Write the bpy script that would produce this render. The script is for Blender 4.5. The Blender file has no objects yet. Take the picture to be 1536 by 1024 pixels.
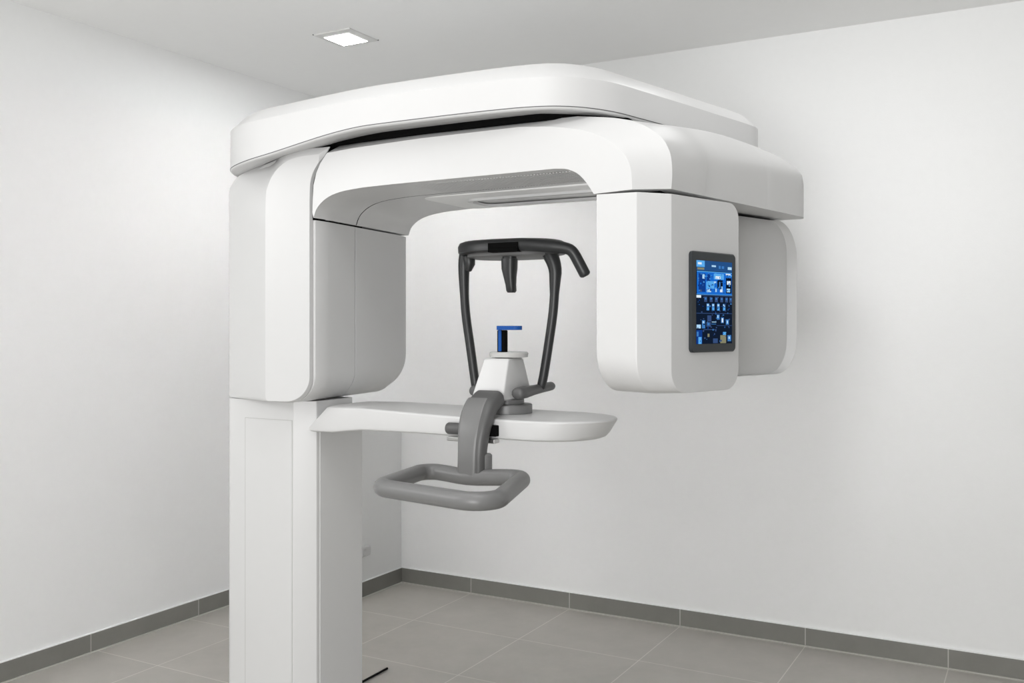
import bpy, bmesh, math, random
from mathutils import Vector, Matrix

scene = bpy.context.scene
COL = scene.collection
CAM_H = 1.40
CEIL = 2.694

# ------------------------------------------------------------------ materials
def srgb(r, g, b):
    f = lambda c: (c / 255 / 12.92) if c / 255 <= 0.04045 else ((c / 255 + 0.055) / 1.055) ** 2.4
    return (f(r), f(g), f(b), 1.0)

def mat(name, color, rough=0.4, metal=0.0, spec=0.5, noise=0.0, nscale=60, bump=0.0, bscale=400, coat=0.0):
    m = bpy.data.materials.new(name)
    m.use_nodes = True
    nt = m.node_tree
    b = nt.nodes['Principled BSDF']
    b.inputs['Base Color'].default_value = color
    b.inputs['Roughness'].default_value = rough
    b.inputs['Metallic'].default_value = metal
    b.inputs['Specular IOR Level'].default_value = spec
    b.inputs['Coat Weight'].default_value = coat
    tc = nt.nodes.new('ShaderNodeTexCoord')
    if noise:
        n = nt.nodes.new('ShaderNodeTexNoise')
        n.inputs['Scale'].default_value = nscale
        n.inputs['Detail'].default_value = 5
        nt.links.new(tc.outputs['Object'], n.inputs['Vector'])
        mx = nt.nodes.new('ShaderNodeMix'); mx.data_type = 'RGBA'
        mx.inputs['A'].default_value = tuple(c * (1 - noise) for c in color[:3]) + (1,)
        mx.inputs['B'].default_value = tuple(min(1, c * (1 + noise)) for c in color[:3]) + (1,)
        nt.links.new(n.outputs['Fac'], mx.inputs['Factor'])
        nt.links.new(mx.outputs['Result'], b.inputs['Base Color'])
    if bump:
        n2 = nt.nodes.new('ShaderNodeTexNoise')
        n2.inputs['Scale'].default_value = bscale
        n2.inputs['Detail'].default_value = 3
        nt.links.new(tc.outputs['Object'], n2.inputs['Vector'])
        bp = nt.nodes.new('ShaderNodeBump')
        bp.inputs['Strength'].default_value = bump
        bp.inputs['Distance'].default_value = 0.002
        nt.links.new(n2.outputs['Fac'], bp.inputs['Height'])
        nt.links.new(bp.outputs['Normal'], b.inputs['Normal'])
    return m

def emit(name, color, strength=1.0):
    m = bpy.data.materials.new(name)
    m.use_nodes = True
    nt = m.node_tree
    nt.nodes.clear()
    e = nt.nodes.new('ShaderNodeEmission')
    e.inputs['Color'].default_value = color
    e.inputs['Strength'].default_value = strength
    o = nt.nodes.new('ShaderNodeOutputMaterial')
    nt.links.new(e.outputs[0], o.inputs[0])
    return m

WHITE = mat('white_enamel', (0.655, 0.655, 0.655, 1), 0.34, noise=0.008, nscale=30)
WALLM = mat('painted_plaster', (0.858, 0.863, 0.862, 1), 0.8, spec=0.2, noise=0.012, nscale=35, bump=0.12, bscale=160)
SIDEM = mat('dark_unseen_wall', (0.30, 0.30, 0.295, 1), 0.8, spec=0.2, noise=0.012, nscale=35)  # unseen walls, darkened so less light bounces onto the machine
CEILM = mat('ceiling_paint', (0.925, 0.928, 0.926, 1), 0.9, spec=0.1, noise=0.01, nscale=20, bump=0.06, bscale=220)
GREY = mat('grey_plastic', (0.18, 0.18, 0.18, 1), 0.36, noise=0.03, nscale=80)
MIDGREY = mat('mid_grey_plastic', (0.10, 0.10, 0.10, 1), 0.42, noise=0.03, nscale=80)
DARK = mat('charcoal_plastic', (0.022, 0.023, 0.024, 1), 0.38, noise=0.05, nscale=90)
DARKPAD = mat('charcoal_underside', (0.16, 0.16, 0.16, 1), 0.5, noise=0.03)
BLACK = mat('black_rubber_gap_shade', (0.0035, 0.0035, 0.0035, 1), 0.8, spec=0.06, noise=0.05)  # black parts, and the shade painted into gaps
BLUE = mat('blue_plastic', (0.002, 0.070, 0.31, 1), 0.5, spec=0.3, noise=0.03)
STEEL = mat('brushed_steel', (0.55, 0.55, 0.54, 1), 0.28, metal=1.0, noise=0.04, nscale=200)
FROST = mat('frosted_plate', (0.55, 0.55, 0.54, 1), 0.25, noise=0.02)
BEZEL = mat('screen_bezel', (0.026, 0.031, 0.035, 1), 0.35, noise=0.03)

def tile_mat(name, axes, size, origin, base, grout, mortar, varia=0.05):
    """square-set tiles: brick texture without offset, in object metres"""
    m = bpy.data.materials.new(name)
    m.use_nodes = True
    nt = m.node_tree
    b = nt.nodes['Principled BSDF']
    tc = nt.nodes.new('ShaderNodeTexCoord')
    sep = nt.nodes.new('ShaderNodeSeparateXYZ')
    nt.links.new(tc.outputs['Object'], sep.inputs[0])
    comb = nt.nodes.new('ShaderNodeCombineXYZ')
    for i in range(2):
        a = nt.nodes.new('ShaderNodeMath'); a.operation = 'SUBTRACT'
        nt.links.new(sep.outputs['XYZ'.index(axes[i])], a.inputs[0])
        a.inputs[1].default_value = origin[i]
        nt.links.new(a.outputs[0], comb.inputs[i])
    br = nt.nodes.new('ShaderNodeTexBrick')
    br.offset = 0.0; br.squash = 1.0
    br.inputs['Scale'].default_value = 1.0
    br.inputs['Brick Width'].default_value = size[0]
    br.inputs['Row Height'].default_value = size[1]
    br.inputs['Mortar Size'].default_value = mortar
    br.inputs['Mortar Smooth'].default_value = 0.15
    br.inputs['Color1'].default_value = base
    br.inputs['Color2'].default_value = tuple(c * (1 - varia) for c in base[:3]) + (1,)
    br.inputs['Mortar'].default_value = grout
    nt.links.new(comb.outputs[0], br.inputs['Vector'])
    n = nt.nodes.new('ShaderNodeTexNoise')
    n.inputs['Scale'].default_value = 5.0; n.inputs['Detail'].default_value = 8; n.inputs['Roughness'].default_value = 0.7
    nt.links.new(tc.outputs['Object'], n.inputs['Vector'])
    mr = nt.nodes.new('ShaderNodeMapRange')
    mr.inputs['From Min'].default_value = 0.3; mr.inputs['From Max'].default_value = 0.7
    mr.inputs['To Min'].default_value = 0.93; mr.inputs['To Max'].default_value = 1.07
    nt.links.new(n.outputs['Fac'], mr.inputs['Value'])
    mx = nt.nodes.new('ShaderNodeMix'); mx.data_type = 'RGBA'; mx.blend_type = 'MULTIPLY'
    mx.inputs['Factor'].default_value = 1.0
    nt.links.new(br.outputs['Color'], mx.inputs['A'])
    nt.links.new(mr.outputs['Result'], mx.inputs['B'])
    nt.links.new(mx.outputs['Result'], b.inputs['Base Color'])
    b.inputs['Roughness'].default_value = 0.48
    b.inputs['Specular IOR Level'].default_value = 0.4
    bp = nt.nodes.new('ShaderNodeBump'); bp.inputs['Strength'].default_value = 0.3; bp.inputs['Distance'].default_value = 0.001
    inv = nt.nodes.new('ShaderNodeMath'); inv.operation = 'SUBTRACT'; inv.inputs[0].default_value = 1.0
    nt.links.new(br.outputs['Fac'], inv.inputs[1])
    nt.links.new(inv.outputs[0], bp.inputs['Height'])
    nt.links.new(bp.outputs['Normal'], b.inputs['Normal'])
    return m

TX, TY = 0.5725, 0.51
FLOORM = tile_mat('floor_tiles', 'XY', (TX, TY), (-2.633 - 10 * TX, 3.775 - 20 * TY),
                  srgb(174, 171, 165), srgb(204, 201, 194), 0.0021)
BASE_R = tile_mat('skirting_tiles_right', 'XZ', (TX, 0.5), (-2.633 - 10 * TX, -0.2),
                  srgb(128, 127, 122), srgb(185, 183, 177), 0.0022)
BASE_L = tile_mat('skirting_tiles_left', 'YZ', (0.60, 0.5), (2.723 - 10 * 0.6, -0.2),
                  srgb(128, 127, 122), srgb(185, 183, 177), 0.0022)
BASE_C = tile_mat('skirting_tiles_corner', 'YZ', (2.0, 0.5), (3.0, -0.2),
                  srgb(122, 121, 116), srgb(170, 168, 162), 0.0022)
GROUT = mat('silicone_joint', srgb(186, 184, 178), 0.6, noise=0.03)

# ------------------------------------------------------------------ mesh helpers
def link(name, bm, m, parent=None, sharp=32, bevel=0.0, segs=3, mats=None):
    bmesh.ops.remove_doubles(bm, verts=bm.verts, dist=1e-6)
    bmesh.ops.recalc_face_normals(bm, faces=bm.faces)
    me = bpy.data.meshes.new(name)
    bm.to_mesh(me); bm.free()
    for mm in (mats or [m]):
        me.materials.append(mm)
    me.polygons.foreach_set('use_smooth', [True] * len(me.polygons))
    me.set_sharp_from_angle(angle=math.radians(sharp))
    o = bpy.data.objects.new(name, me)
    COL.objects.link(o)
    if parent: o.parent = parent
    if bevel:
        md = o.modifiers.new('edge', 'BEVEL')
        md.width = bevel; md.segments = segs
        md.limit_method = 'ANGLE'; md.angle_limit = math.radians(sharp)
        md.harden_normals = True
    return o

def loft(bm, loops, cap=True, closed=True, mi=0):
    rows = [[bm.verts.new(p) for p in lp] for lp in loops]
    n = len(rows[0])
    for a, b in zip(rows, rows[1:]):
        for i in range(n if closed else n - 1):
            j = (i + 1) % n
            try:
                f = bm.faces.new((a[i], a[j], b[j], b[i])); f.material_index = mi
            except ValueError:
                pass
    if cap:
        for r in (rows[0], rows[-1]):
            try:
                f = bm.faces.new(r); f.material_index = mi
            except ValueError:
                pass
    return rows

def box(bm, x0, x1, y0, y1, z0, z1, mi=0):
    loft(bm, [[(x0, y0, z), (x1, y0, z), (x1, y1, z), (x0, y1, z)] for z in (z0, z1)], mi=mi)

def fillet(pts, rads, n=10):
    """round the corners of a closed 2D polygon; the vertex count never depends on the radii"""
    out = []
    N = len(pts)
    for i in range(N):
        p = Vector(pts[i]); a = Vector(pts[i - 1]) - p; b = Vector(pts[(i + 1) % N]) - p
        r = rads[i] if isinstance(rads, (list, tuple)) else rads
        r = max(r, 1e-4)
        ang = a.angle(b)
        d = r / math.tan(ang / 2)
        d = min(d, a.length * 0.499, b.length * 0.499); r = d * math.tan(ang / 2)
        t0 = p + a.normalized() * d; t1 = p + b.normalized() * d
        c = p + (a.normalized() + b.normalized()).normalized() * (r / math.sin(ang / 2))
        a0 = math.atan2(t0.y - c.y, t0.x - c.x); a1 = math.atan2(t1.y - c.y, t1.x - c.x)
        da = a1 - a0
        while da > math.pi: da -= 2 * math.pi
        while da < -math.pi: da += 2 * math.pi
        for k in range(n + 1):
            t = a0 + da * k / n
            out.append((c.x + r * math.cos(t), c.y + r * math.sin(t)))
    return out

def spline(pts, n):
    """Catmull-Rom through pts, resampled to n points by arc length"""
    P = [Vector(p) for p in pts]
    P = [P[0] * 2 - P[1]] + P + [P[-1] * 2 - P[-2]]
    dense = []
    for i in range(1, len(P) - 2):
        for k in range(24):
            t = k / 24
            p0, p1, p2, p3 = P[i - 1:i + 3]
            dense.append(0.5 * ((2 * p1) + (p2 - p0) * t + (2 * p0 - 5 * p1 + 4 * p2 - p3) * t * t + (3 * p1 - p0 - 3 * p2 + p3) * t ** 3))
    dense.append(P[-2].copy())
    L = [0]
    for a, b in zip(dense, dense[1:]): L.append(L[-1] + (b - a).length)
    out = []
    j = 0
    for k in range(n):
        s = L[-1] * k / (n - 1)
        while j < len(L) - 2 and L[j + 1] < s: j += 1
        u = (s - L[j]) / max(L[j + 1] - L[j], 1e-9)
        out.append(tuple(dense[j].lerp(dense[j + 1], min(max(u, 0), 1))))
    return out

def tube(bm, path, rad, seg=16, closed=False, squash=1.0):
    """round tube along a path; rad a number or a list; squash flattens it in z-ish direction"""
    P = [Vector(p) for p in path]
    n = len(P)
    R = rad if isinstance(rad, (list, tuple)) else [rad] * n
    T = []
    for i in range(n):
        if closed: t = P[(i + 1) % n] - P[i - 1]
        else: t = P[min(i + 1, n - 1)] - P[max(i - 1, 0)]
        T.append(t.normalized())
    ref = Vector((0, 0, 1)) if abs(T[0].z) < 0.9 else Vector((0, 1, 0))
    U = (ref - T[0] * ref.dot(T[0])).normalized()
    loops = []
    for i in range(n):
        U = (U - T[i] * U.dot(T[i])).normalized()
        V = T[i].cross(U)
        loops.append([tuple(P[i] + (U * math.cos(2 * math.pi * k / seg) * squash + V * math.sin(2 * math.pi * k / seg)) * R[i]) for k in range(seg)])
    if closed:
        loops.append(loops[0])
        loft(bm, loops, cap=False)
    else:
        # rounded ends
        def end(i, sgn):
            ls = []
            for q in (0.5, 0.85):
                c = P[i] + T[i] * sgn * R[i] * 0.5 * q
                k = math.sqrt(1 - q * q)
                ls.append([tuple(c + (Vector(v) - P[i]) * k) for v in loops[i]])
            return ls
        a = end(0, -1); b = end(n - 1, 1)
        loft(bm, a[::-1] + loops + b, cap=True)

def empty(name, loc, label=None, cat=None):
    o = bpy.data.objects.new(name, None)
    o.location = loc
    o.empty_display_size = 0.1
    COL.objects.link(o)
    if label: o['label'] = label
    if cat: o['category'] = cat
    return o

def structure(o):
    o['kind'] = 'structure'
    return o

# ------------------------------------------------------------------ room shell
XL, XC, YR = -3.59, -3.087, 4.31      # left wall, boxed corner, right wall
YC = 3.85                             # front of the boxed-in corner
X1, Y0 = 3.4, -3.2                    # the two sides behind the camera

bm = bmesh.new(); box(bm, XL - .1, X1 + .1, Y0 - .1, YR + .1, -0.1, 0.0)
structure(link('floor', bm, FLOORM))
bm = bmesh.new(); box(bm, XL - .1, X1 + .1, Y0 - .1, YR + .1, CEIL, CEIL + .1)
structure(link('ceiling', bm, CEILM))
bm = bmesh.new(); box(bm, XL - .1, XL, Y0, YR + .1, 0, CEIL)
structure(link('wall_left', bm, WALLM))
bm = bmesh.new(); box(bm, XL, X1 + .1, YR, YR + .1, 0, CEIL)
structure(link('wall_right', bm, WALLM))
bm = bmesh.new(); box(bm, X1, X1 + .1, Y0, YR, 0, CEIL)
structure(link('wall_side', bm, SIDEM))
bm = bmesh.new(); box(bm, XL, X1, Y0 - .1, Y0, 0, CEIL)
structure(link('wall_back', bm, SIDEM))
bm = bmesh.new(); box(bm, XL, XC, YC, YR, 0, 0.89)
structure(link('wall_corner', bm, WALLM))

BH, BT = 0.080, 0.010
def skirting(name, x0, x1, y0, y1, m, joint):
    o = bmesh.new(); box(o, x0, x1, y0, y1, 0.004, BH)
    s = structure(link(name, o, m))
    j = bmesh.new(); box(j, *joint, 0.0, 0.0045)
    link('floor_joint', j, GROUT, s)
    j = bmesh.new(); box(j, x0, x1, y0, y1, BH, BH + 0.003)
    link('top_joint', j, WALLM, s)
skirting('baseboard_right', XC + BT, X1, YR - BT, YR, BASE_R, (XC + BT, X1, YR - BT - .007, YR - BT))
skirting('baseboard_left', XL, XL + BT, Y0, YC, BASE_L, (XL + BT, XL + BT + .007, Y0, YC))
skirting('baseboard_corner', XC, XC + BT, YC, YR - BT, BASE_C, (XC + BT, XC + BT + .007, YC, YR - BT - .007))

DIFF = emit('light_diffuser', (1, 1, 1, 1), 165.0)
nt_ = DIFF.node_tree                      # the lit panel fades towards its frame
tc_ = nt_.nodes.new('ShaderNodeTexCoord'); sp_ = nt_.nodes.new('ShaderNodeSeparateXYZ')
nt_.links.new(tc_.outputs['Object'], sp_.inputs[0])
ab_ = []
for k_ in (0, 1):
    n_ = nt_.nodes.new('ShaderNodeMath'); n_.operation = 'ABSOLUTE'
    nt_.links.new(sp_.outputs[k_], n_.inputs[0]); ab_.append(n_)
mx_ = nt_.nodes.new('ShaderNodeMath'); mx_.operation = 'MAXIMUM'
nt_.links.new(ab_[0].outputs[0], mx_.inputs[0]); nt_.links.new(ab_[1].outputs[0], mx_.inputs[1])
mr_ = nt_.nodes.new('ShaderNodeMapRange')
mr_.inputs['From Min'].default_value = 0.060; mr_.inputs['From Max'].default_value = 0.068
mr_.inputs['To Min'].default_value = 225.0; mr_.inputs['To Max'].default_value = 1.4
nt_.links.new(mx_.outputs[0], mr_.inputs['Value'])
nt_.links.new(mr_.outputs[0], [n for n in nt_.nodes if n.type == 'EMISSION'][0].inputs['Strength'])

# ceiling light: small square recessed panel
lt = empty('ceiling_light', (-2.727, 3.385, CEIL), 'small square recessed ceiling light, glowing white', 'ceiling light')
bm = bmesh.new()
a0, a1 = 0.100, 0.069
sq = lambda h, z: [(-h, -h, z), (h, -h, z), (h, h, z), (-h, h, z)]
loft(bm, [sq(a0, 0), sq(a0, -0.006), sq(a1, -0.009), sq(a1, -0.001)], cap=False)
link('light_frame', bm, mat('light_trim', (0.7, 0.7, 0.69, 1), 0.4, noise=0.02), lt)
bm = bmesh.new(); box(bm, -a1, a1, -a1, a1, -0.012, -0.002)
link('diffuser', bm, DIFF, lt)
bm = bmesh.new()
for (xa, xb, ya, yb) in ((-.104, .104, .100, .104), (-.104, -.100, -.104, .104)):
    box(bm, xa, xb, ya, yb, -0.004, -0.0002)
link('edge_strips', bm, DARKPAD, lt)  # dark strips along two outer sides of the frame

# wall socket peeking out behind the column
ws = empty('wall_socket', (XC, 3.965, 0.212), 'small white wall socket low on the corner wall behind the column', 'socket')
bm = bmesh.new()
pl = lambda x, e: [(x, yy, zz) for yy, zz in fillet([(-.052 + e, e), (.052 - e, e), (.052 - e, .048 - e), (-.052 + e, .048 - e)], 0.006, 4)]
loft(bm, [pl(0.0005, 0), pl(0.014, 0), pl(0.018, .004)])
link('socket_plate', bm, WHITE, ws)
bm = bmesh.new()
loft(bm, [[(x, r * math.cos(t * math.pi / 12), .024 + r * math.sin(t * math.pi / 12)) for t in range(24)] for x, r in ((0.0185, .018), (0.020, .018), (.020, .015), (.0188, .013))])
link('socket_insert', bm, WHITE, ws)

# ------------------------------------------------------------------ the x-ray machine
mach = empty('dental_xray_machine', (-2.25, 2.52, 0), 'large white panoramic dental x-ray machine on a floor column with grey handle and touchscreen', 'x-ray machine')
ORG = Vector((-2.25, 2.52, 0))
def part(name, bm, m, parent=None, **k):
    """geometry is given in room metres and moved under the machine"""
    if parent is None: parent = mach
    bmesh.ops.translate(bm, verts=bm.verts, vec=-ORG)
    return link(name, bm, m, parent, **k)

def smooth01(t):
    t = min(max(t, 0), 1)
    return t * t * (3 - 2 * t)

# ---- column
def column_outline(e=0.0):
    x0, x1, y0, y1 = -2.434 + e, -2.074 - e, 2.38 + e, 2.662 - e
    return fillet([(x0, y0), (x1 - .06 + e * .4, y0), (x1, y0 + .045 - e * .4), (x1, y1), (x0, y1)], [.025, .006, .006, .012, .03], 6)
bm = bmesh.new()
o0 = column_outline()
loft(bm, [[(x, y, z) for x, y in o0] for z in (0.0, 1.06)])
col = part('column', bm, WHITE)
bm = bmesh.new()
o1 = [(x - (0.022 if x > -2.2 and y > 2.5 else 0) * 0, y - (0.0)) for x, y in column_outline(0.0)]
up = fillet([(-2.434, 2.38), (-2.134, 2.38), (-2.074, 2.425), (-2.074, 2.625), (-2.434, 2.66)], [.025, .006, .006, .03, .03], 6)
loft(bm, [[(x, y, z) for x, y in up] for z in (1.06, 1.1575)])
part('column_head', bm, WHITE)
# front service panel, a slightly raised plate
bm = bmesh.new()
pp = lambda e, y: [(x, y, z) for x, z in fillet([(-2.343 + e, .02 + e), (-2.139 - e, .02 + e), (-2.139 - e, 1.094 - e), (-2.343 + e, 1.094 - e)], .003, 3)]
loft(bm, [pp(0, 2.382), pp(0, 2.3785), pp(.0015, 2.377)])
part('service_panel', bm, WHITE, col)
bm = bmesh.new()
box(bm, -2.3455, -2.1375, 2.3788, 2.381, .016, 1.0963)
part('panel_gap', bm, FROST, col)
# slim cover strip down the right flank
bm = bmesh.new()
loft(bm, [[(-2.076, 2.4385, .0), (-2.0712, 2.4385, .0), (-2.0712, 2.660, .0), (-2.076, 2.660, .0)], [(-2.076, 2.4385, 1.058), (-2.0712, 2.4385, 1.058), (-2.0712, 2.660, 1.058), (-2.076, 2.660, 1.058)]])
part('side_panel', bm, WHITE, col, bevel=.0015)

bm = bmesh.new()
tube(bm, [(-2.34, 2.66, .012), (-2.34, 2.8, .007), (-2.342, 3.0, .006), (-2.345, 3.176, .006)], .0045, 8)
part('floor_dark_line', bm, BLACK)  # thin dark tube standing in for a dark line on the floor

# ---- left support housing: front shell with a wide bevel, then two deeper shells
N1 = 26
crease = spline([(-2.208, 1.235), (-2.208, 1.60), (-2.207, 1.80), (-2.200, 1.846), (-2.183, 1.880), (-2.156, 1.906), (-2.122, 1.923), (-2.082, 1.933), (-2.04, 1.938), (-1.985, 1.940)], 40)
outer = spline([(-2.438, 1.225), (-2.438, 1.60), (-2.438, 1.80), (-2.438, 1.862), (-2.42, 1.892), (-2.385, 1.916), (-2.30, 1.938), (-2.20, 1.951), (-2.09, 1.960), (-1.955, 1.964)], 40)
crease = [(x + .034 * (1 - smooth01((x + 2.2) / .2)), z) for x, z in crease]
def housing_loop(path, bot, xl, y_of, e=0.0, seam_dx=0.0):
    """path: outer-left edge and top (bottom to top right); then seam down, rounded inner bottom corner, bottom left"""
    seam = spline([path[-1], (-1.986 + seam_dx, 1.914), (-2.002 + seam_dx, 1.890), (-2.014 + seam_dx, 1.855), (-2.017 + seam_dx, 1.80), (-2.017 + seam_dx, 1.74)], 16)[1:]
    x1 = -2.017 + seam_dx
    rb = 0.085
    arc = [(x1 - rb + rb * math.cos(t), bot + rb * .95 - rb * .95 * math.sin(t)) for t in [k * math.pi / 2 / 12 for k in range(13)]]
    rl = 0.012
    arc2 = [(xl + rl - rl * math.sin(t), bot + rl * 1.2 - rl * 1.2 * math.cos(t)) for t in [k * math.pi / 2 / 6 for k in range(6)]]
    pts = list(path) + seam + arc + arc2
    return [(x, y_of(x, z), z) for x, z in pts]
front = housing_loop(crease, 1.163, -2.174, lambda x, z: 2.294 + .19 * (x + 2.173))
mid = housing_loop(outer, 1.158, -2.438, lambda x, z: 2.398 * (1 - smooth01((x + 2.25) / .17)) + (2.306 + .19 * (x + 2.173)) * smooth01((x + 2.25) / .17))
back = [(x, y + .004, z) for x, y, z in mid]
bm = bmesh.new()
loft(bm, [front, mid, back])
hs = part('support_housing', bm, WHITE, sharp=22, bevel=.003)

def inner_x(y):           # inner flank of the left leg drifts outwards with depth
    return -2.010 - 0.070 * (max(y, 2.40) - 2.40) / .55
def leg_loop(y, push=0.0, zt=1.7365, r=0.1, e=0.0, xl=-2.438):
    x1 = inner_x(y) - push
    zb = 1.159 + push + e
    pts = [(xl + e, zt - e)] + [(x1 - e, zt - e)]
    arc = [(x1 - e - r + r * math.cos(t), zb + r - r * math.sin(t)) for t in [k * math.pi / 2 / 12 for k in range(13)]]
    q = .012
    pts += arc + [(xl + q + e, zb)] + [(xl + e + q - q * math.sin(t), zb + q - q * math.cos(t)) for t in [k * math.pi / 2 / 6 for k in range(1, 7)]]
    return [(x, y, z) for x, z in pts]
SEAM = 2.572
bm = bmesh.new()
loft(bm, [leg_loop(2.342, .008, r=.085, xl=-2.20), leg_loop(2.345, .002, r=.088, xl=-2.20), leg_loop(2.350, 0, r=.09, xl=-2.20), leg_loop(2.403, 0, r=.09, xl=-2.22), leg_loop(2.41, 0, r=.09), leg_loop(SEAM - .0022, 0)])
part('inner_shell', bm, WHITE, hs, bevel=.001)
bm = bmesh.new()
loft(bm, [leg_loop(SEAM + .0022, 0), leg_loop(2.86, 0, r=.11), leg_loop(2.95, .012, r=.13)])
part('rear_shell', bm, WHITE, hs, bevel=.001)
bm = bmesh.new()
loft(bm, [leg_loop(yy, .0025, zt=1.90, xl=-2.19) for yy in (2.35, 2.62)])
part('seam_shade', bm, BLACK, hs)  # black fill put behind the seams as their shade

# ---- gantry beam (arch + cross arm running back)
C1 = spline([(-.936, 1.757), (-.938, 1.80), (-.946, 1.83), (-.963, 1.858), (-.990, 1.883), (-1.03, 1.907), (-1.09, 1.928), (-1.177, 1.944), (-1.27, 1.953)], 30)
C2 = spline([(-.851, 1.760), (-.848, 1.80), (-.851, 1.842), (-.859, 1.867), (-.874, 1.893), (-.905, 1.920), (-.945, 1.942), (-1.01, 1.962), (-1.12, 1.978)], 30)
CM = spline([(-.772, 1.760), (-.772, 1.81), (-.772, 1.860), (-.775, 1.885), (-.786, 1.906), (-.810, 1.935), (-.842, 1.964), (-.880, 1.981), (-1.10, 1.985)], 30)
C3 = spline([(-.694, 1.760), (-.694, 1.82), (-.694, 1.878), (-.698, 1.902), (-.712, 1.924), (-.738, 1.946), (-.776, 1.968), (-.83, 1.982), (-1.10, 1.985)], 30)
inner_arc = spline([(-2.006, 1.742), (-1.997, 1.765), (-1.981, 1.783), (-1.957, 1.799), (-1.925, 1.811), (-1.880, 1.819), (-1.81, 1.824)], 18) + \
            [(-1.7, 1.826), (-1.5, 1.827), (-1.3, 1.828)] + \
            spline([(-1.16, 1.829), (-1.125, 1.825), (-1.095, 1.812), (-1.073, 1.792), (-1.058, 1.772), (-1.045, 1.7525)], 16)
deep_edge = [(-2.40, 1.742), (-2.40, 1.80), (-2.40, 1.86), (-2.37, 1.885), (-2.2, 1.905)]
seam_edge = [(-2.011, 1.760), (-2.0095, 1.80), (-2.006, 1.845), (-1.995, 1.882), (-1.978, 1.912)]
NI = len(inner_arc)
def inner_shift(p, y, push):
    x, z = p
    w = smooth01((-1.75 - x) / .25)
    dx = -0.070 * (y - 2.40) / .55 * w if y > 2.40 else 0
    # push into the material: up and outwards
    return (x + dx - push * w + push * smooth01((x + 1.12) / .07), z + push * (1 - 0.6 * w))
def beam_loop(y, curve, top_z, push=0.0, clampx=None, dy=0.0):
    left_top = [(-1.952, top_z - .012), (-1.85, top_z - .006), (-1.6, top_z)]
    edge = deep_edge if y > 2.40 else seam_edge
    c = list(reversed(curve))            # top -> bottom right
    ia = [inner_shift(p, y, push) for p in inner_arc]
    pts = list(edge) + left_top + c + list(reversed(ia))
    if clampx is not None:
        pts = [(x, max(z, 1.757)) if x > clampx else (clampx, max(z, 1.829)) for x, z in pts]
    return [(x, y, z) for x, z in pts]
def lerp_curve(a, b, t):
    return [(p[0] * (1 - t) + q[0] * t, p[1] * (1 - t) + q[1] * t) for p, q in zip(a, b)]
def quad(t):
    a, b, c = (1 - t) * (1 - 2 * t), 4 * t * (1 - t), t * (2 * t - 1)
    return [(p[0] * a + q[0] * b + r[0] * c, p[1] * a + q[1] * b + r[1] * c) for p, q, r in zip(C2, CM, C3)]
CY = lambda y: quad((y - 2.39) / .81)
def arm_end(y, inset=0.0):
    lp = beam_loop(min(y, 3.215), CY(min(y, 3.215)), 1.984, clampx=-1.13)
    return [(x - inset * smooth01((x + 1.0) / .2) * (.35 if z < 1.9 else 1), y, z - inset * 1.1 * smooth01((z - 1.76) / .2)) for x, _, z in lp]
loops = [beam_loop(2.33, C1, 1.953), beam_loop(2.39, C2, 1.984), beam_loop(2.4, CY(2.4), 1.984), beam_loop(2.41, CY(2.41), 1.984), beam_loop(2.48, CY(2.48), 1.984), beam_loop(SEAM - .0024, CY(SEAM), 1.984),
         beam_loop(SEAM - .0022, CY(SEAM), 1.984, .008), beam_loop(SEAM + .0022, CY(SEAM), 1.984, .008),
         beam_loop(SEAM + .0024, CY(SEAM), 1.984)] + [beam_loop(y, CY(y), 1.984) for y in (2.65, 2.75, 2.85, 2.92, 2.944)] + [beam_loop(2.95, CY(2.95), 1.984, .006)] + [[(x, 2.9501, max(z, 1.829)) if x <= -1.13 else (x, 2.9501, max(z, 1.757)) for x, y, z in beam_loop(2.95, CY(2.95), 1.984)]] + \
        [arm_end(y) for y in (2.9502, 3.0, 3.06, 3.12, 3.18)] + [arm_end(3.215, .003), arm_end(3.245, .014), arm_end(3.262, .030), arm_end(3.272, .055)]
bm = bmesh.new()
loft(bm, loops)
for f_ in bm.faces:
    cc = f_.calc_center_median()
    if abs(cc.y - SEAM) < .0024 and cc.z < 1.845 and -2.1 < cc.x < -1.0:
        f_.material_index = 1
gb = part('gantry_beam', bm, WHITE, sharp=24, bevel=.0018, mats=[WHITE, BLACK])
# underside details of the beam
BRIGHT = mat('brightened_underside', (0.90, 0.90, 0.895, 1), 0.3, noise=0.005)  # whiter than the enamel, paints bounced light onto the underside
def slot(z, x0, x1, y0, y1, e, r):
    return [(x, y, z) for x, y in fillet([(x0 + e, y0 + e), (x1 - e, y0 + e), (x1 - e, y1 - e), (x0 + e, y1 - e)], r - e, 8)]
bm = bmesh.new()
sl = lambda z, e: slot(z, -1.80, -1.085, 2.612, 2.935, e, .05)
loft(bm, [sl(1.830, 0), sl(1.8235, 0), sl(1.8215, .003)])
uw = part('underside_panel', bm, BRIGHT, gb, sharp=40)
bm = bmesh.new()
s2 = lambda z, e: slot(z, -1.68, -1.10, 2.69, 2.85, e, .045)
loft(bm, [s2(1.822, 0), s2(1.8135, .001), s2(1.8125, .004), s2(1.8125, .016), s2(1.8185, .020)], cap=False)
part('window_rim', bm, WHITE, gb, sharp=40)
bm = bmesh.new()
n = 54
for k in range(n):
    x = -1.66 + (1.66 - 1.13) * k / (n - 1)
    box(bm, x - .0025, x + .0025, 2.38, 2.565, 1.8256, 1.8275)
part('vent_grille', bm, WHITE, gb)

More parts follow.
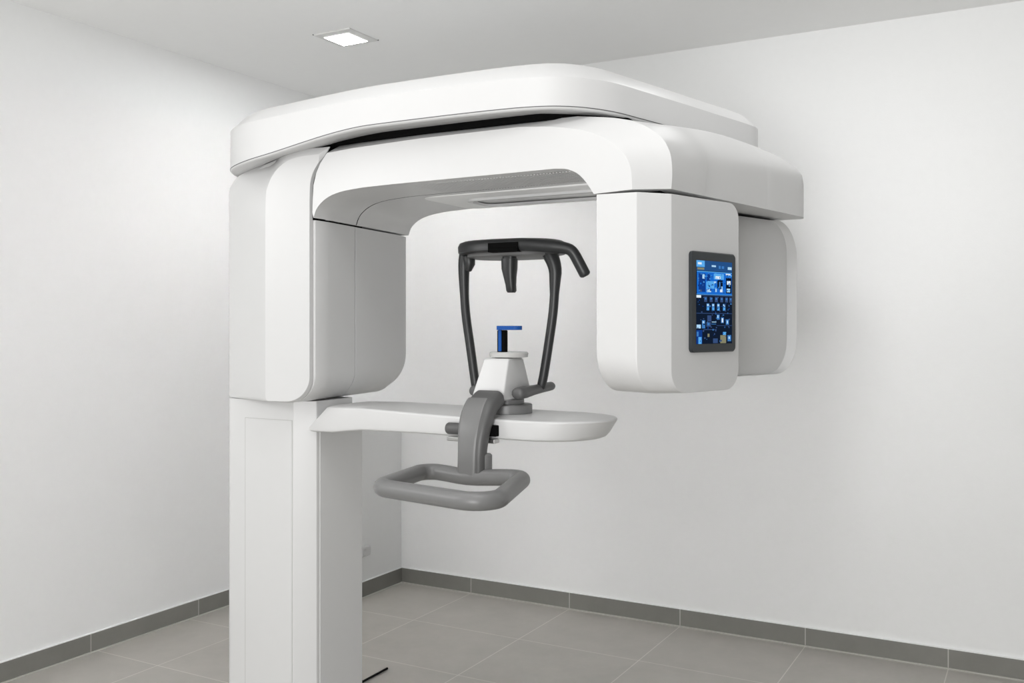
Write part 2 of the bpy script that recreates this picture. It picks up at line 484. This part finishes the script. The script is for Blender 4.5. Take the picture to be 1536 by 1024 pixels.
# ---- top cover
def arc2(cx_, cy_, r, a0, a1, n):
    return [(cx_ + r * math.cos(math.radians(a0 + (a1 - a0) * k / n)), cy_ + r * math.sin(math.radians(a0 + (a1 - a0) * k / n))) for k in range(n + 1)]
front_pts = spline([(-2.165, 2.258), (-1.9, 2.258), (-1.75, 2.257), (-1.6, 2.257), (-1.45, 2.260), (-1.33, 2.266)], 40)[1:]
corner = spline([(-1.33, 2.266), (-1.24, 2.276), (-1.165, 2.297), (-1.105, 2.338), (-1.062, 2.395), (-1.030, 2.465), (-1.005, 2.56), (-.975, 2.68)], 30)[1:]
right = [(-.945, 2.80), (-.910, 2.95), (-.878, 3.08)]
rear = spline([(-.862, 3.15), (-.850, 3.22), (-.858, 3.28), (-.90, 3.325), (-.97, 3.345)], 14)
leftc = arc2(-2.165, 2.562, .304, 180, 270, 30)
plan = leftc + front_pts + corner + right + rear + [(-1.3, 3.35), (-1.8, 3.35), (-2.2, 3.30)] + arc2(-2.269, 3.10, .2, 90, 180, 8)
def inset_plan(P, d):
    n = len(P); out = []
    for i in range(n):
        a, b = Vector(P[i - 1]), Vector(P[(i + 1) % n])
        t = (b - a).normalized()
        nrm = Vector((-t.y, t.x))      # plan runs counter-clockwise: left normal points inwards
        out.append(tuple(Vector(P[i]) + nrm * d))
    return out
dip = lambda x: smooth01((-1.72 - x) / .62)
zb = lambda x: 1.990 - .068 * dip(x)
zt = lambda x: 2.072 - .024 * dip(x)
def cov(d, zf):
    return [(x, y, zf(X)) for (x, y), (X, Y) in zip(inset_plan(plan, d), plan)]
bm = bmesh.new()
loft(bm, [cov(.13, lambda x: 1.9935), cov(.100, lambda x: zb(x) + .016 * dip(x) + .001), cov(.030, lambda x: zb(x) - .004), cov(.008, lambda x: zb(x) - .0055), cov(.002, lambda x: zb(x) - .0035), cov(0, zb),
          cov(0, zt), cov(.003, lambda x: zt(x) + .004),
          cov(.046, lambda x: zt(x) + .046), cov(.052, lambda x: zt(x) + .0495), cov(.08, lambda x: zt(x) + .052), cov(.25, lambda x: zt(x) + .052)])
tcv = part('top_cover', bm, WHITE, sharp=22, bevel=.0035)
bm = bmesh.new()
loft(bm, [cov(.0055, lambda x: zb(x) - .0040), cov(.0015, lambda x: zb(x) + .0012), cov(-.0012, lambda x: zb(x) + .0012), cov(-.0012, lambda x: zb(x) + .0032), cov(.003, lambda x: zb(x) + .0032)], cap=False)
part('edge_seam', bm, MIDGREY, tcv)
bm = bmesh.new()
loft(bm, [[(x, y, z) for x, y in inset_plan(plan, .135)] for z in (1.9895, 1.9945)])
loft(bm, [[(x, y, z) for x, y in fillet([(-1.98, 2.353), (-1.22, 2.353), (-1.02, 2.50), (-1.0, 2.9), (-1.98, 2.9)], .04, 5)] for z in (1.9725, 1.9945)])
part('cover_gap_shade', bm, BLACK, tcv)  # black plates put between cover and beam to paint the gap's shade

# ---- x-ray heads
TV = Vector((.302, .953)).normalized()         # heads are turned a little away from the room's axes
NV = Vector((-TV.y, TV.x))                     # into the head
def head_loop(base, u0, u1, z0, z1, r, dirv, n=10):
    """rounded rectangle (u along dirv, z) starting at base; r = bottom-front, bottom-rear, top-rear, top-front"""
    p = fillet([(u0, z0), (u1, z0), (u1, z1), (u0, z1)], r, n)
    return [(base[0] + dirv[0] * u, base[1] + dirv[1] * u, z) for u, z in p]
P0 = Vector((-.851, 2.392))
d2 = Vector((.16, .987))
bm = bmesh.new()
loft(bm, [
    head_loop((-1.050, 2.345), 0.02, .36, 1.250, 1.7495, [.12, .10, .02, .002], d2),
    head_loop((-1.038, 2.332), 0.0, .385, 1.224, 1.7515, [.115, .10, .02, .002], d2),
    head_loop((-.925, 2.332), 0.0, .378, 1.222, 1.7500, [.095, .09, .02, .002], d2),
    head_loop(P0, 0, .312, 1.224, 1.7475, [.062, .062, .045, .002], TV),
])
hd = part('tube_head', bm, WHITE, sharp=20, bevel=.003)

bm = bmesh.new()
box(bm, -1.02, -.885, 2.40, 2.66, 1.745, 1.759)
part('head_gap_shade', bm, BLACK, hd)  # black box added above the head so the gap looks shaded
def face_pt(u, z, out):
    q = P0 + TV * u - NV * out
    return (q.x, q.y, z)
bm = bmesh.new()
scr = lambda e, r, out: [face_pt(u, z, out) for u, z in fillet([(.075 + e, 1.331 + e), (.284 - e, 1.331 + e), (.284 - e, 1.603 - e), (.075 + e, 1.603 - e)], r, 6)]
loft(bm, [scr(0, .012, -.001), scr(0, .012, .006), scr(.003, .010, .009)])
ts = part('touchscreen', bm, BEZEL, sharp=30)
ts['label'] = 'dark framed touchscreen with a glowing blue display'
# display: background and interface tiles in one mesh
UI = {k: emit('display_' + k, srgb(*c), s) for k, c, s in (
    ('base', (20, 32, 52), .85), ('head', (40, 84, 140), .9), ('panel', (28, 106, 205), 1.0), ('deep', (20, 62, 140), .9),
    ('cyan', (90, 170, 235), 1.0), ('light', (175, 215, 245), 1.0), ('white', (225, 238, 250), 1.0), ('dim', (58, 82, 128), .9),
    ('mid', (62, 122, 190), 1.0), ('tan', (140, 138, 110), .9), ('dark', (14, 24, 44), .8))}
keys = list(UI)
rects = [('base', 192, 495, 170, 885, 0),
         ('head', 192, 495, 170, 258, 1), ('cyan', 192, 260, 172, 226, 2), ('white', 203, 234, 188, 206, 3), ('tan', 200, 256, 232, 250, 2),
         ('light', 318, 354, 205, 220, 2), ('mid', 378, 394, 206, 232, 2), ('mid', 404, 424, 208, 230, 2), ('light', 456, 490, 212, 236, 2),
         ('panel', 196, 492, 266, 460, 1), ('cyan', 196, 492, 262, 268, 2), ('deep', 210, 266, 282, 440, 2), ('light', 240, 258, 288, 326, 3), ('dim', 218, 236, 420, 440, 3),
         ('deep', 276, 306, 290, 344, 2), ('cyan', 280, 340, 344, 408, 2), ('light', 276, 312, 412, 440, 3), ('cyan', 272, 282, 350, 412, 3),
         ('cyan', 336, 422, 276, 326, 2), ('white', 350, 392, 298, 322, 3), ('light', 336, 356, 344, 362, 3), ('dark', 366, 412, 332, 404, 2), ('mid', 380, 392, 346, 398, 3),
         ('white', 388, 410, 412, 436, 3), ('light', 400, 410, 386, 412, 3), ('light', 348, 360, 408, 436, 3),
         ('dark', 440, 488, 308, 444, 2), ('white', 448, 480, 334, 368, 3), ('light', 446, 476, 402, 434, 3), ('white', 438, 480, 272, 284, 3),
         ('cyan', 192, 495, 458, 462, 2), ('white', 192, 230, 468, 490, 2), ('dim', 232, 495, 466, 472, 1)]
for x in (256, 302, 346, 392, 434, 470):
    rects += [('dim', x, x + 24, 480, 524, 1), ('mid', x + 5, x + 18, 488, 504, 2)]
for i, x in enumerate((276, 320, 364, 414)):
    rects += [('mid', x, x + 22, 538, 598, 1), ('light', x + 3, x + 18, 542, 560, 2), ('cyan', x + 4, x + 20, 572, 594, 2)]
rects += [('dim', 192, 495, 620, 625, 1), ('mid', 362, 386, 632, 676, 1), ('light', 366, 376, 638, 662, 2), ('mid', 398, 422, 656, 706, 1), ('white', 404, 416, 664, 700, 2),
          ('mid', 440, 466, 674, 720, 1), ('light', 448, 458, 684, 710, 2), ('dim', 282, 316, 640, 692, 1), ('mid', 238, 264, 682, 752, 1), ('light', 242, 256, 690, 708, 2),
          ('dim', 274, 312, 698, 738, 1), ('mid', 282, 300, 704, 726, 2), ('light', 194, 228, 720, 752, 1), ('light', 320, 358, 694, 700, 1), ('mid', 316, 356, 712, 717, 1), ('dim', 360, 495, 726, 730, 1),
          ('deep', 192, 240, 766, 885, 1), ('cyan', 208, 234, 826, 885, 2), ('mid', 194, 210, 780, 820, 2), ('tan', 284, 300, 798, 826, 1), ('dim', 250, 360, 760, 766, 1), ('dim', 330, 370, 840, 880, 1),
          ('tan', 392, 442, 812, 882, 1), ('cyan', 414, 442, 784, 810, 2), ('mid', 454, 486, 812, 866, 1), ('light', 462, 476, 824, 846, 2)]
rng = random.Random(4)
for k in range(150):                         # fine flecks of the blurred interface
    top = k < 80
    w_, h_ = rng.uniform(3, 13), rng.uniform(4, 16)
    x_ = rng.uniform(196, 480); y_ = rng.uniform(268, 440) if top else rng.uniform(476, 860)
    c_ = rng.choice(['cyan', 'mid', 'deep', 'panel', 'mid', 'head'] if top else ['dim', 'deep', 'head', 'dim', 'base', 'mid'])
    rects.append((c_, x_, min(x_ + w_, 493), y_, y_ + h_, 4))
bm = bmesh.new()
fu = lambda x: .096 + (x - 192) / (495 - 192) * .168
fz = lambda y: 1.579 - (y - 170) / (885 - 170) * .225
for kx, x0, x1, y0, y1, lv in rects:
    vs = [bm.verts.new(face_pt(fu(x), fz(y), .0094 + lv * .00025)) for x, y in ((x0, y1), (x1, y1), (x1, y0), (x0, y0))]
    bm.faces.new(vs).material_index = keys.index(kx)
part('display', bm, None, ts, mats=[UI[k] for k in keys])

P1 = Vector((-.877, 2.943))
bm = bmesh.new()
def rear_loop(inset, grow, r, z0=1.247, z1=1.7535):
    b = P1 + NV * inset
    return head_loop((b.x, b.y), -grow * .3, .374 + grow, z0 - grow * .1, z1, r, TV)
loft(bm, [rear_loop(0, 0, [.06, .11, .11, .01]), rear_loop(-.022, .028, [.06, .125, .125, .01]), rear_loop(-.020, .033, [.06, .13, .13, .01]), rear_loop(.15, .036, [.07, .13, .13, .01]), rear_loop(.20, .01, [.07, .11, .11, .01])])
part('sensor_head', bm, WHITE, sharp=20, bevel=.0015)

# ---- chin support arm
def arm_plan(e=0.0, etip=0.0):
    tip = [(-1.30 + (.205 - etip) * math.sin(t), 2.585 - (.172 - e) * math.cos(t)) for t in [k * math.pi / 20 for k in range(21)]]
    fr = [(-2.068, 2.432 + e), (-2.0, 2.434 + e), (-1.9, 2.434 + e), (-1.7, 2.432 + e), (-1.5, 2.424 + e), (-1.38, 2.417 + e)]
    bk = [(-1.38, 2.752 - e), (-1.5, 2.745 - e), (-1.7, 2.735 - e), (-1.9, 2.71 - e), (-2.0, 2.665 - e), (-2.068, 2.655 - e)]
    return fr + tip + bk
def foot(x): return smooth01((-1.86 - x) / .14)
ARMZ1 = lambda x: 1.131 + .012 * smooth01((-1.5 - x) / .5)
ARMZ0 = lambda x: 1.072 - .013 * foot(x)
def armloop(e, etip, zf, fy=0.0, end=0.0):
    out = []
    for x, y in arm_plan(e, etip):
        z = zf(x)
        yy = y - (.030 - fy) * foot(x) if y < 2.5 else y
        xx = x + end + .016 if x < -2.03 else x
        out.append((xx, yy, z))
    return out
bm = bmesh.new()
loft(bm, [armloop(.030, .080, lambda x: ARMZ0(x) + .0005, .012, -.015), armloop(.010, .048, ARMZ0, .002, -.03), armloop(.003, .038, lambda x: ARMZ0(x) + .004, 0, -.036), armloop(0, .028, lambda x: ARMZ0(x) + .014, 0, -.036),
          armloop(0.0, 0.0, lambda x: ARMZ1(x) - .004, .012, .028), armloop(.004, .004, lambda x: ARMZ1(x), .016, .034), armloop(.045, .055, lambda x: ARMZ1(x) + .004, .01, .04)])
part('chin_arm', bm, WHITE, sharp=28, bevel=.0025)

# ---- chin rest: white tapered block on a grey disc
def ring(cx_, cy_, r, z, n=36, sx=1.0):
    return [(cx_ + r * sx * math.cos(2 * math.pi * k / n), cy_ + r * math.sin(2 * math.pi * k / n), z) for k in range(n)]
bm = bmesh.new()
loft(bm, [ring(-1.438, 2.565, .072, 1.1352), ring(-1.438, 2.565, .075, 1.138), ring(-1.438, 2.565, .075, 1.162), ring(-1.438, 2.565, .072, 1.165), ring(-1.438, 2.565, .05, 1.1655), ring(-1.438, 2.565, .05, 1.179)])
part('swivel_disc', bm, GREY, sharp=40)
bm = bmesh.new()
def block(x0, x1, y0, y1, z, r=.006):
    return [(x, y, z) for x, y in fillet([(x0, y0), (x1, y0), (x1, y1), (x0, y1)], r, 4)]
loft(bm, [block(-1.506, -1.406, 2.478, 2.640, 1.1785), block(-1.511, -1.400, 2.470, 2.650, 1.184), block(-1.508, -1.400, 2.472, 2.648, 1.200),
          block(-1.486, -1.3985, 2.4985, 2.595, 1.300), block(-1.482, -1.402, 2.503, 2.590, 1.3045)])
cb = part('chin_rest', bm, WHITE, sharp=30, bevel=.002)
bm = bmesh.new()
loft(bm, [ring(-1.432, 2.560, .040, 1.3055), ring(-1.432, 2.560, .058, 1.308), ring(-1.432, 2.560, .060, 1.320), ring(-1.432, 2.560, .056, 1.3235)])
part('chin_plate', bm, FROST, cb, sharp=40)
bm = bmesh.new()
def post(z, e=0.0): return [(x, y, z) for x, y in fillet([(-1.452 + e, 2.521 + e), (-1.425 - e, 2.521 + e), (-1.425 - e, 2.543 - e), (-1.452 + e, 2.543 - e)], .004, 4)]
loft(bm, [post(1.306), post(1.388), post(1.390, .002)])
bp_ = part('bite_post', bm, BLACK, cb, sharp=30)
bm = bmesh.new()
loft(bm, [[(x, y, z) for x, y in fillet([(-1.4455, 2.506), (-1.370, 2.506), (-1.370, 2.545), (-1.4455, 2.545)], [.004, .019, .019, .004], 6)] for z in (1.3905, 1.3925, 1.4005, 1.403)])
box(bm, -1.4445, -1.4345, 2.5165, 2.5215, 1.326, 1.3915)
part('bite_block', bm, BLUE, cb, sharp=40, bevel=.001)['label'] = 'blue bite block on a black post'

# ---- head support: two posts, crown, temple arm, forehead rest
crown_c = (-1.476, 2.665)
def crown(a, b, z, ex=2.4, n=56, dy=0.0):
    out = []
    for k in range(n):
        t = 2 * math.pi * k / n
        c, s = math.cos(t), math.sin(t)
        out.append((crown_c[0] + a * math.copysign(abs(c) ** (2 / ex), c), crown_c[1] + dy + b * math.copysign(abs(s) ** (2 / ex), s), z))
    return out
hs_e = None
bm = bmesh.new()
loft(bm, [crown(.148, .105, 1.630), crown(.165, .130, 1.628), crown(.175, .140, 1.634), crown(.176, .142, 1.652), crown(.171, .136, 1.664), crown(.160, .116, 1.670), crown(.10, .06, 1.672)])
cr = part('head_support', bm, DARK, sharp=50)
cr['label'] = 'charcoal head support crown on two thin posts'
bm = bmesh.new()
loft(bm, [crown(.150, .108, 1.6315), crown(.150, .108, 1.621), crown(.142, .100, 1.618)])
part('underside_pad', bm, DARKPAD, cr, sharp=40)
# slot with two slats at the front of the crown
bm = bmesh.new()
SY = 2.5205
box(bm, -1.483, -1.380, SY, SY + .03, 1.627, 1.655)
for z in (1.633, 1.643):
    box(bm, -1.480, -1.383, SY - .002, SY + .004, z, z + .004)
part('crown_slot', bm, BLACK, cr)
# temple arm on the right
bm = bmesh.new()
path = spline([(-1.47, 2.562, 1.648), (-1.42, 2.548, 1.649), (-1.36, 2.545, 1.647), (-1.29, 2.556, 1.640), (-1.250, 2.562, 1.635), (-1.229, 2.566, 1.629), (-1.217, 2.570, 1.617), (-1.205, 2.577, 1.592), (-1.189, 2.587, 1.556)], 40)
tube(bm, path, [.0205] * 24 + [.0197, .0189, .0183, .0177] + [.0172] * 12, 14)
part('temple_arm', bm, DARK, cr, sharp=60)
# forehead rest
bm = bmesh.new()
def fr_loop(z, w, d, x=-1.452, y=2.60, e=3):
    return [(x + w * math.copysign(abs(math.cos(t)) ** (2 / e), math.cos(t)), y + d * math.copysign(abs(math.sin(t)) ** (2 / e), math.sin(t)), z) for t in [2 * math.pi * k / 24 for k in range(24)]]
loft(bm, [fr_loop(1.626, .021, .018), fr_loop(1.612, .021, .018), fr_loop(1.611, .024, .022), fr_loop(1.580, .023, .022), fr_loop(1.555, .0185, .019, -1.450), fr_loop(1.530, .015, .016, -1.447), fr_loop(1.512, .0145, .015, -1.445), fr_loop(1.506, .011, .011, -1.445)])
part('forehead_rest', bm, DARK, cr, sharp=45)
# posts
bm = bmesh.new()
lp = spline([(-1.598, 2.640, 1.205), (-1.618, 2.640, 1.33), (-1.637, 2.640, 1.45), (-1.643, 2.640, 1.55), (-1.642, 2.640, 1.61), (-1.634, 2.640, 1.645)], 30)
tube(bm, lp, [.0145] * 20 + [.015 + .006 * k / 9 for k in range(10)], 14)
part('support_post', bm, DARK, cr, sharp=60)
bm = bmesh.new()
rp = spline([(-1.362, 2.640, 1.213), (-1.353, 2.640, 1.25), (-1.337, 2.640, 1.34), (-1.320, 2.640, 1.45), (-1.314, 2.640, 1.54), (-1.313, 2.640, 1.572), (-1.320, 2.640, 1.600), (-1.338, 2.640, 1.638)], 34)
tube(bm, rp, [.0145] * 22 + [.0145 + .0115 * k / 11 for k in range(12)], 14)
part('support_post', bm, DARK, cr, sharp=60)
bm = bmesh.new()
tube(bm, [(-1.612, 2.62, 1.625), (-1.610, 2.62, 1.60), (-1.614, 2.62, 1.582)], [.020, .018, .011], 12)
part('post_knob', bm, DARK, cr, sharp=60)
# feet clamping the posts to the chin rest
for x, y0, y1, zf in ((-1.372, 2.508, 2.712, 1.205), (-1.556, 2.565, 2.70, 1.203)):
    bm = bmesh.new()
    tube(bm, spline([(x, y0, zf - .004), (x, (y0 + y1) / 2 - .02, zf), (x + .008, y1, zf + .008)], 12), [.021, .022, .022, .021, .020, .0185, .018, .0175, .017, .017, .017, .016], 14, squash=.85)
    part('post_foot', bm, MIDGREY, cr, sharp=60)

# ---- handle with its curved neck
bm = bmesh.new()
hx = [(-1.606, 2.368), (-1.455, 2.352), (-1.295, 2.382), (-1.172, 2.008), (-1.525, 2.045)]
ZH = .972
corners = [(-1.612, 2.372), (-1.285, 2.386), (-1.160, 1.990), (-1.552, 2.062)]
hp2 = fillet(corners, [.045, .05, .06, .055], 10)
hp = []
for i, p in enumerate(hp2):
    q = hp2[(i + 1) % len(hp2)]
    L = (Vector(q) - Vector(p)).length
    m = max(1, int(L / .03))
    for k in range(m):
        t = k / m
        x, y = p[0] * (1 - t) + q[0] * t, p[1] * (1 - t) + q[1] * t
        if y > 2.33:      # the rear bar dips forward and down a little in the middle
            w = math.exp(-((x + 1.45) / .085) ** 2)
            y -= .018 * w; hp.append((x, y, ZH - .006 * w))
        else:
            hp.append((x, y, ZH))
tube(bm, hp, .0238, 20, closed=True)
hn = part('patient_handle', bm, GREY, sharp=80)
hn['label'] = 'grey loop handle below the chin arm'

def neck_sec(c, tang, w, d, xoff=0.0):
    """rounded section, w across X, d along the curve's normal in the YZ plane"""
    y, z = c
    ty, tz = Vector(tang).normalized()
    ny, nz = -tz, ty            # normal in the YZ plane
    pts = fillet([(-w / 2, -d / 2), (w / 2, -d / 2), (w / 2, d / 2), (-w / 2, d / 2)], min(w, d) * .40, 8)
    return [(-1.446 + xoff + a, y + ny * b, z + nz * b) for a, b in pts]
centre = spline([(2.462, 1.188), (2.445, 1.181), (2.415, 1.163), (2.392, 1.132), (2.378, 1.095), (2.371, 1.05), (2.368, 1.0), (2.366, .972)], 26)
def neck_loops(w0, w1, d0, d1, xoff, out, t0=0.0):
    loops = []
    for i, c in enumerate(centre):
        a = Vector(centre[max(i - 1, 0)]); b = Vector(centre[min(i + 1, len(centre) - 1)])
        t = i / (len(centre) - 1)
        if t < t0: continue
        tg = (b - a).normalized()
        c = (c[0] + tg.y * out, c[1] - tg.x * out)      # outwards: towards the patient side
        loops.append(neck_sec(c, tg, w0 + (w1 - w0) * smooth01((t - .3) / .5), d0 + (d1 - d0) * t, xoff))
    return loops
bm = bmesh.new()
loft(bm, neck_loops(.098, .078, .050, .042, .004, 0.0))
part('neck_shroud', bm, MIDGREY, hn, sharp=50)
bm = bmesh.new()
loft(bm, neck_loops(.084, .070, .040, .040, -.006, .0055, .13))
part('handle_neck', bm, GREY, hn, sharp=60)
bm = bmesh.new()
loft(bm, [ring(-1.412, 2.385, .020, .985, 20), ring(-1.412, 2.385, .020, 1.030, 20), ring(-1.412, 2.385, .016, 1.034, 20)])
part('neck_boss', bm, GREY, hn, sharp=40)
# clamp on the front of the arm behind the neck
bm = bmesh.new()
tube(bm, [(-1.552, 2.408, 1.098), (-1.53, 2.408, 1.098), (-1.44, 2.408, 1.098)], [.0175, .0175, .0165], 16)
cl = part('clamp', bm, MIDGREY, sharp=50)
bm = bmesh.new(); box(bm, -1.452, -1.385, 2.398, 2.4285, 1.082, 1.114)
part('clamp_block', bm, BLACK, cl, bevel=.003)
bm = bmesh.new(); box(bm, -1.552, -1.388, 2.396, 2.427, 1.062, 1.0745)
part('clamp_bar', bm, STEEL, cl, bevel=.0025)

# ------------------------------------------------------------------ light
def area(name, loc, target, size, power, color=(1, 1, 1), sizey=None, spread=None):
    ld = bpy.data.lights.new(name, 'AREA')
    ld.energy = power; ld.color = color
    ld.shape = 'RECTANGLE'; ld.size = size; ld.size_y = sizey or size
    if spread: ld.spread = math.radians(spread)
    o = bpy.data.objects.new(name, ld)
    o.location = loc
    o.rotation_euler = (Vector(target) - Vector(loc)).to_track_quat('-Z', 'Y').to_euler()
    COL.objects.link(o)
    return o
area('front_fill', (-.4, -3.1, 1.5), (-.6, 2.6, 1.5), 2.5, 74, (1, .998, .992))  # added soft fill behind the camera, no actual window
area('overhead_light', (-2.6, 1.2, CEIL - .02), (-2.6, 1.2, 0), .4, 1.5)
area('overhead_light', (-.8, 1.45, CEIL - .02), (-.8, 1.45, 0), .5, 7.5)
area('overhead_light', (-.75, 3.2, CEIL - .02), (-.75, 3.2, 0), .4, 2.2)
area('overhead_light', (-1.75, 1.85, CEIL - .02), (-1.75, 1.85, 0), .4, 2.4)  # extra lamp added to brighten the cover's top bevel
area('side_fill', (-3.2, .5, 2.0), (-2.38, 2.38, 1.5), .5, 9)  # added lamp, out of view, lightens the housing's left bevel
area('ceiling_fill', (0, -1.2, 1.0), (-1.0, 1.5, 2.69), 1.2, 50)  # added upward fill to lift the ceiling, no fixture there
area('wall_fill', (-.7, 1.6, 2.62), (-.25, 4.31, 1.95), .4, 3.6, spread=68)  # added lamp that brightens the upper right wall

w = bpy.data.worlds.new('world'); scene.world = w
w.use_nodes = True
w.node_tree.nodes['Background'].inputs['Color'].default_value = (1, 1, 1, 1)
w.node_tree.nodes['Background'].inputs['Strength'].default_value = 0.5

# ------------------------------------------------------------------ camera
F = 1437.9
cd = bpy.data.cameras.new('camera')
cd.sensor_width = 36.0
cd.lens = 36.0 * F / 1536
cd.shift_y = -22 / 1536
cd.clip_start = 0.05
cam = bpy.data.objects.new('camera', cd)
cam.location = (0, 0, CAM_H)
cam.rotation_euler = (math.pi / 2, 0, math.atan2(798, F))
COL.objects.link(cam)
scene.camera = cam

scene.view_settings.view_transform = 'Standard'
scene.view_settings.look = 'None'
scene.view_settings.exposure = 0.0
scene.cycles.use_denoising = True
scene.cycles.max_bounces = 10
scene.cycles.diffuse_bounces = 6
